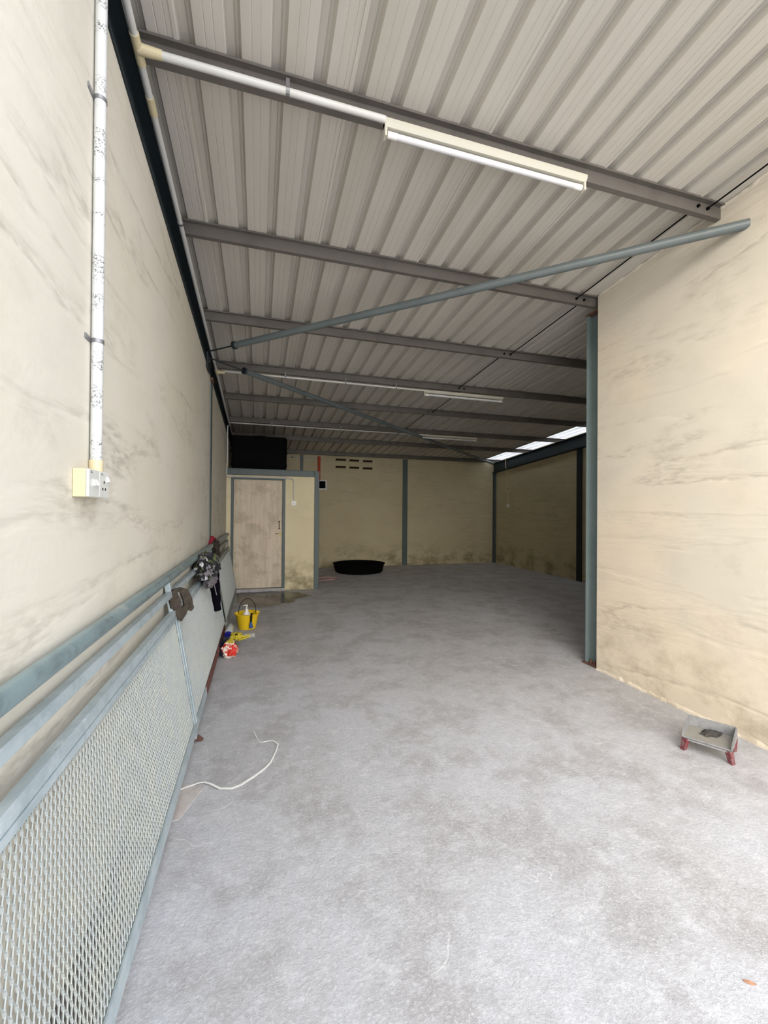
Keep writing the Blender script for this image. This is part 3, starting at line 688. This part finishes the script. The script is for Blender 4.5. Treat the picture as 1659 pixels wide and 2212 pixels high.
# knotted yellow bag with a red and white packet
def film(name, col, tr, rough=0.25):
    m = mat(name, col, rough); b = m.node_tree.nodes['Principled BSDF']
    b.inputs['Transmission Weight'].default_value = tr; b.inputs['IOR'].default_value = 1.1
    return m
pkt = mat('red_white_packet', (0.7, 0.1, 0.05), 0.35); b = NB(pkt)
pn = b.noise(b.pos(1, 1, 1, (0, 0, 2)), 13, 3, 0.5, 0.5)
b.color(b.mix(b.ramp(pn, 0.50, 0.53), (0.62, 0.035, 0.02), (0.85, 0.72, 0.62)))
bg_ = thing('plastic_bag', 'knotted yellow carrier bag holding a red and white packet on the floor', 'bag', (-0.245, 4.05, 0.0))
bm = rumple(0.072, 0.075, 0.078, 0.22, 2.2, 1.0)
for v in bm.verts: v.co.z = max(v.co.z, -0.070)
build_bm('body', bm, pkt, bg_, (0.0, 0.0, 0.0705))
bm = rumple(0.078, 0.080, 0.030, 0.25, 2.6, 6.0, 4)
ys_m = painted('yellow_film', (0.62, 0.50, 0.04), (0.40, 0.33, 0.03), 0.3, 14, 0.7)
build('neck', MB().tube([(0.0, 0.0, 0.125), (0.008, 0.03, 0.155), (0.012, 0.06, 0.165)], [0.045, 0.016, 0.020], 14), ys_m, bg_, smooth=True)
bm.free()
bm = rumple(0.055, 0.085, 0.032, 0.5, 2.8, 4.0)
build_bm('folded_top', bm, ys_m, bg_, (0.045, 0.20, 0.135))
build('handle', MB().tube([(0.07, 0.18, 0.135), (0.12, 0.21, 0.12), (0.165, 0.24, 0.125), (0.17, 0.25, 0.112), (0.12, 0.24, 0.095), (0.06, 0.19, 0.10)], [0.014, 0.010, 0.008, 0.008, 0.010, 0.014], 10), ys_m, bg_, smooth=True)
build('printed_mark', MB().box(0.035, 0.06, 0.135, 0.165, 0.163, 0.1665), 'black', bg_)
dk = painted('navy_film', (0.008, 0.012, 0.035), (0.004, 0.004, 0.008), 0.2, 9, 0.6)
bm = rumple(0.050, 0.16, 0.075, 0.35, 2.4, 11.0)
for v in bm.verts: v.co.z = max(v.co.z, -0.06)
o = build_bm('rubbish_bag', bm, dk, None, (-0.303, 4.18, 0.061)); tag(o, 'black and navy plastic bag squeezed between the railing and the yellow bag', 'bag')
wb = thing('water_bottle', 'clear plastic bottle with a blue label lying behind the yellow bag', 'bottle', (-0.285, 4.50, 0.115))
clr = mat('clear_plastic', (0.62, 0.66, 0.66), 0.15)
build('body', MB().tube([(0.0, -0.05, -0.02), (0.0, -0.02, -0.01), (0.005, 0.12, 0.01), (0.006, 0.15, 0.014), (0.007, 0.165, 0.016)], [0.036, 0.040, 0.038, 0.016, 0.013], 18), clr, wb, smooth=True)
build('label_band', MB().tube([(-0.002, -0.072, -0.028), (0.0, -0.045, -0.019)], [0.034, 0.040], 18), mat('blue_band', (0.02, 0.02, 0.30), 0.4), wb, smooth=True)
build('cap', MB().tube([(0.007, 0.165, 0.016), (0.008, 0.185, 0.018)], 0.015, 12), 'white', wb, smooth=True)
coil = [(-0.10 + 0.0013*k, 4.62 + 0.022*math.cos(k*0.55), 0.045 + 0.022*math.sin(k*0.55)) for k in range(100)]
tag(build('coiled_tie', MB().tube([(x-0.06, y, z-0.02) for x, y, z in coil], 0.0024, 6), 'white', smooth=True), 'pale springy coil of plastic lying between the bucket and the yellow bag', 'coil')

# flattened cardboard and white cable strip
pap = painted('dirty_card', (0.50, 0.46, 0.44), (0.33, 0.29, 0.27), 0.9, 12, 0.7)
cv = [(-0.43, 2.25), (-0.345, 2.235), (-0.243, 2.185), (-0.322, 1.985), (-0.36, 1.98), (-0.44, 2.0)]
tag(build('card_scrap', MB().prism(cv, 'z', 0.0005, 0.004), pap), 'flat scrap of dirty pinkish card sticking out under the near railing', 'card')
path = [(-0.36, 2.178, 0.012), (-0.33, 2.195, 0.010), (-0.271, 2.217, 0.008), (-0.245, 2.213, 0.010), (-0.215, 2.187, 0.012), (-0.169, 2.146, 0.008), (-0.115, 2.134, 0.006), (-0.073, 2.151, 0.005), (-0.009, 2.203, 0.005), (0.042, 2.252, 0.006), (0.072, 2.292, 0.008), (0.087, 2.332, 0.010), (0.106, 2.39, 0.012), (0.119, 2.452, 0.012), (0.098, 2.50, 0.008), (0.066, 2.516, 0.006), (0.03, 2.512, 0.005), (0.014, 2.521, 0.005), (0.0, 2.57, 0.006), (-0.018, 2.64, 0.010)]
cb = MB(); wdt = []
vs = []; fs = []
for i, p_ in enumerate(path):
    a = Vector(path[max(i-1, 0)]); b2 = Vector(path[min(i+1, len(path)-1)]); d_ = (b2-a); d_.z = 0; d_.normalize(); n_ = Vector((-d_.y, d_.x, 0))
    w_ = 0.0035 + 0.003*math.exp(-((i-7)/3.0)**2) - (0.0018 if i > 15 else 0)
    c_ = Vector(p_)
    vs += [c_+n_*w_, c_-n_*w_, c_-n_*w_+Vector((0, 0, -0.0025)), c_+n_*w_+Vector((0, 0, -0.0025))]
for i in range(len(path)-1):
    for k in range(4): fs.append((4*i+k, 4*i+(k+1) % 4, 4*i+4+(k+1) % 4, 4*i+4+k))
fs += [(0, 1, 2, 3), (len(vs)-4, len(vs)-1, len(vs)-2, len(vs)-3)]
tag(build('plastic_strip', MB().add(vs, fs), 'white'), 'thin curling white plastic strip lying on the floor in front of the near railing', 'strip')

# ------------------------------------------------------------ tray, leaf, puddle, basin, hose, tank
tr = thing('metal_tray', 'grey metal tray on short chipped red legs by the foot of the front right wall', 'tray', (0, 0, 0))
crust = painted('crusted_grey', (0.27, 0.275, 0.285), (0.13, 0.125, 0.12), 0.7, 30, 0.6, 0.1, 0.5)
insid = painted('tray_floor', (0.27, 0.26, 0.23), (0.19, 0.18, 0.16), 0.75, 20, 0.4)
NLc, NRc, FLc, FRc = TRAY = [Vector((2.340, 1.790, 0.0)), Vector((2.447, 1.612, 0.0)), Vector((2.51, 1.885, 0.0)), Vector((2.625, 1.705, 0.0))]
zb_, zr_ = 0.078, 0.135
def wallq(a, b_, za0, za1, zb0, zb1, t_, m, nm):
    d_ = (b_-a).normalized(); n_ = Vector((-d_.y, d_.x, 0))*t_
    v = []
    for q in (a, b_):
        z0_, z1_ = (za0, za1) if q is a else (zb0, zb1)
        for s_ in (0, 1):
            v += [(q.x+n_.x*s_, q.y+n_.y*s_, z0_), (q.x+n_.x*s_, q.y+n_.y*s_, z1_)]
    return build(nm, MB().add(v, [(0, 1, 3, 2), (4, 6, 7, 5), (0, 4, 5, 1), (2, 3, 7, 6), (0, 2, 6, 4), (1, 5, 7, 3)]), m, tr)
build('tray_bottom', MB().prism([(NLc.x, NLc.y), (NRc.x, NRc.y), (FRc.x, FRc.y), (FLc.x, FLc.y)], 'z', zb_-0.006, zb_), insid, tr)
wallq(NLc, FLc, zb_, zb_+0.028, zb_, zr_, 0.007, crust, 'side_wall')
wallq(FRc, NRc, zb_, zr_, zb_, zb_+0.028, 0.007, crust, 'side_wall')
wallq(FLc, FRc, zb_, zr_, zb_, zr_, 0.007, crust, 'rear_wall')
wallq(NLc, NRc, zb_-0.014, zb_+0.006, zb_-0.014, zb_+0.006, 0.006, crust, 'front_lip')
redleg = painted('chipped_red', (0.16, 0.025, 0.035), (0.22, 0.20, 0.19), 0.7, 30, 0.8, bump=0.5)
for q, dx_, dy_ in ((NLc, -0.004, 0.012), (NRc, 0.016, -0.004), (FLc, 0, 0.0), (FRc, 0, 0)):
    ctr = (NLc+NRc+FLc+FRc)/4; iv = (ctr-q).normalized()*0.014
    a = q+iv
    v = []
    for z_, ox, oy, w_ in ((0.0005, dx_, dy_, 0.011), (zb_-0.005, 0, 0, 0.014)):
        v += [(a.x+ox+sx_*w_, a.y+oy+sy_*w_, z_) for sx_, sy_ in ((-1, -1), (1, -1), (1, 1), (-1, 1))]
    build('leg', MB().add(v, [(3, 2, 1, 0), (4, 5, 6, 7), (0, 1, 5, 4), (1, 2, 6, 5), (2, 3, 7, 6), (3, 0, 4, 7)]), redleg, tr)
bm = rumple(0.06, 0.035, 0.007, 0.6, 3.0, 2.0, 4)
for v in bm.verts: v.co.z = max(v.co.z, -0.003)
build_bm('dried_cement', bm, painted('dark_cement', (0.07, 0.065, 0.06), (0.03, 0.03, 0.03), 0.9, 50, 0.5), tr, (2.53, 1.77, zb_+0.0035))

lf = [(-0.017, 0.006), (-0.008, 0.0075), (0.006, 0.004), (0.018, -0.002), (0.016, -0.0065), (0.0, -0.005), (-0.012, 0.0)]
leaf = build('dry_leaf', MB().prism(lf, 'z', 0.001, 0.003), painted('leaf_brown', (0.42, 0.22, 0.13), (0.12, 0.06, 0.04), 0.8, 90, 0.6))
leaf.location = (1.369, 0.853, 0.0); leaf.rotation_euler = (0.15, 0, -0.35); leaf.scale = (0.9, 0.9, 1)
tag(leaf, 'tiny brown dry leaf on the bright floor near the bottom right corner', 'leaf')

pud_m = mat('wet_patch', (0.035, 0.032, 0.028), 0.12, spec=0.30); b = NB(pud_m)
b.rough(b.ramp(b.noise(b.pos(), 3, 4), 0.35, 0.65, 0.06, 0.30))
ctrl = [(-0.33, 7.17), (-0.30, 6.45), (-0.18, 6.12), (0.0, 6.03), (0.16, 6.05), (0.30, 6.14), (0.36, 6.26), (0.42, 6.18), (0.55, 6.32), (0.50, 6.46), (0.66, 6.55), (0.80, 6.70), (0.74, 6.80), (0.62, 6.96), (0.46, 7.08), (0.20, 7.17)]
pts = []
for i in range(len(ctrl)):
    a, b2 = Vector((*ctrl[i], 0)), Vector((*ctrl[(i+1) % len(ctrl)], 0))
    for k in range(5):
        q = a.lerp(b2, k/5); nn = noise.noise(q*7)*0.035
        pts.append((q.x+nn, min(q.y+nn, 7.195)))
tag(build('water_puddle', MB().prism(pts, 'z', 0.0004, 0.0022), pud_m), 'dark wet puddle on the floor in front of the corner room door', 'puddle')

bs = thing('rubber_basin', 'round black basin upside down on the floor against the back wall', 'basin', (2.17, 9.08, 0.0))
build('body', MB().lathe([(0.50, 0.0), (0.53, 0.02), (0.565, 0.17), (0.585, 0.185), (0.585, 0.20), (0.555, 0.20), (0.50, 0.05), (0.0, 0.045)], n=48, sx=1, sy=0.95), 'dark_rubber', bs, smooth=True)
hm = painted('pink_hose', (0.42, 0.26, 0.26), (0.28, 0.22, 0.21), 0.45, 8, 0.6)
hp = []
for k in range(130):
    t = k*0.18; rr = 0.17 + 0.055*math.sin(k*0.055+1) + 0.02*math.sin(k*0.9)
    hp.append((1.26 + 1.15*rr*math.cos(t), 8.05 + 0.9*rr*math.sin(t), 0.012 + 0.028*(0.5+0.5*math.sin(k*0.27)) + 0.012*(k/220)))
tag(build('garden_hose', MB().tube(hp, 0.0085, 8), hm, smooth=True), 'loose coil of pinkish hose on the dark floor right of the corner room', 'hose')
tk = thing('water_tank', 'big black plastic water tank on top of the corner room', 'tank', (0.0, 7.86, 2.031))
def rrect(w, d_, r, n=6):
    o_ = []
    for cx_, cy_, a0 in ((w-r, d_-r, 0), (-w+r, d_-r, 90), (-w+r, -d_+r, 180), (w-r, -d_+r, 270)):
        for k in range(n+1):
            t = math.radians(a0+90*k/n); o_.append((cx_+r*math.cos(t), cy_+r*math.sin(t)))
    return o_
prof = [(0.0, 0.965), (0.02, 0.98), (0.10, 0.98), (0.11, 1.0), (0.15, 1.0), (0.16, 0.985), (0.33, 0.99), (0.34, 1.01), (0.38, 1.01), (0.39, 0.99), (0.60, 1.0), (0.63, 0.96)]
base = rrect(0.475, 0.30, 0.06); vs = []; n = len(base)
for z_, k_ in prof: vs += [(x*k_, y*k_, z_) for x, y in base]
fs = [(i*n+k, i*n+(k+1) % n, (i+1)*n+(k+1) % n, (i+1)*n+k) for i in range(len(prof)-1) for k in range(n)] + [tuple(range(n))[::-1], tuple((len(prof)-1)*n+k for k in range(n))]
build('body', MB().add(vs, fs), 'black', tk, smooth=True)
build('lid', MB().lathe([(0.18, 0.625), (0.18, 0.65), (0.16, 0.665), (0, 0.67)], n=24), 'black', tk, smooth=True)
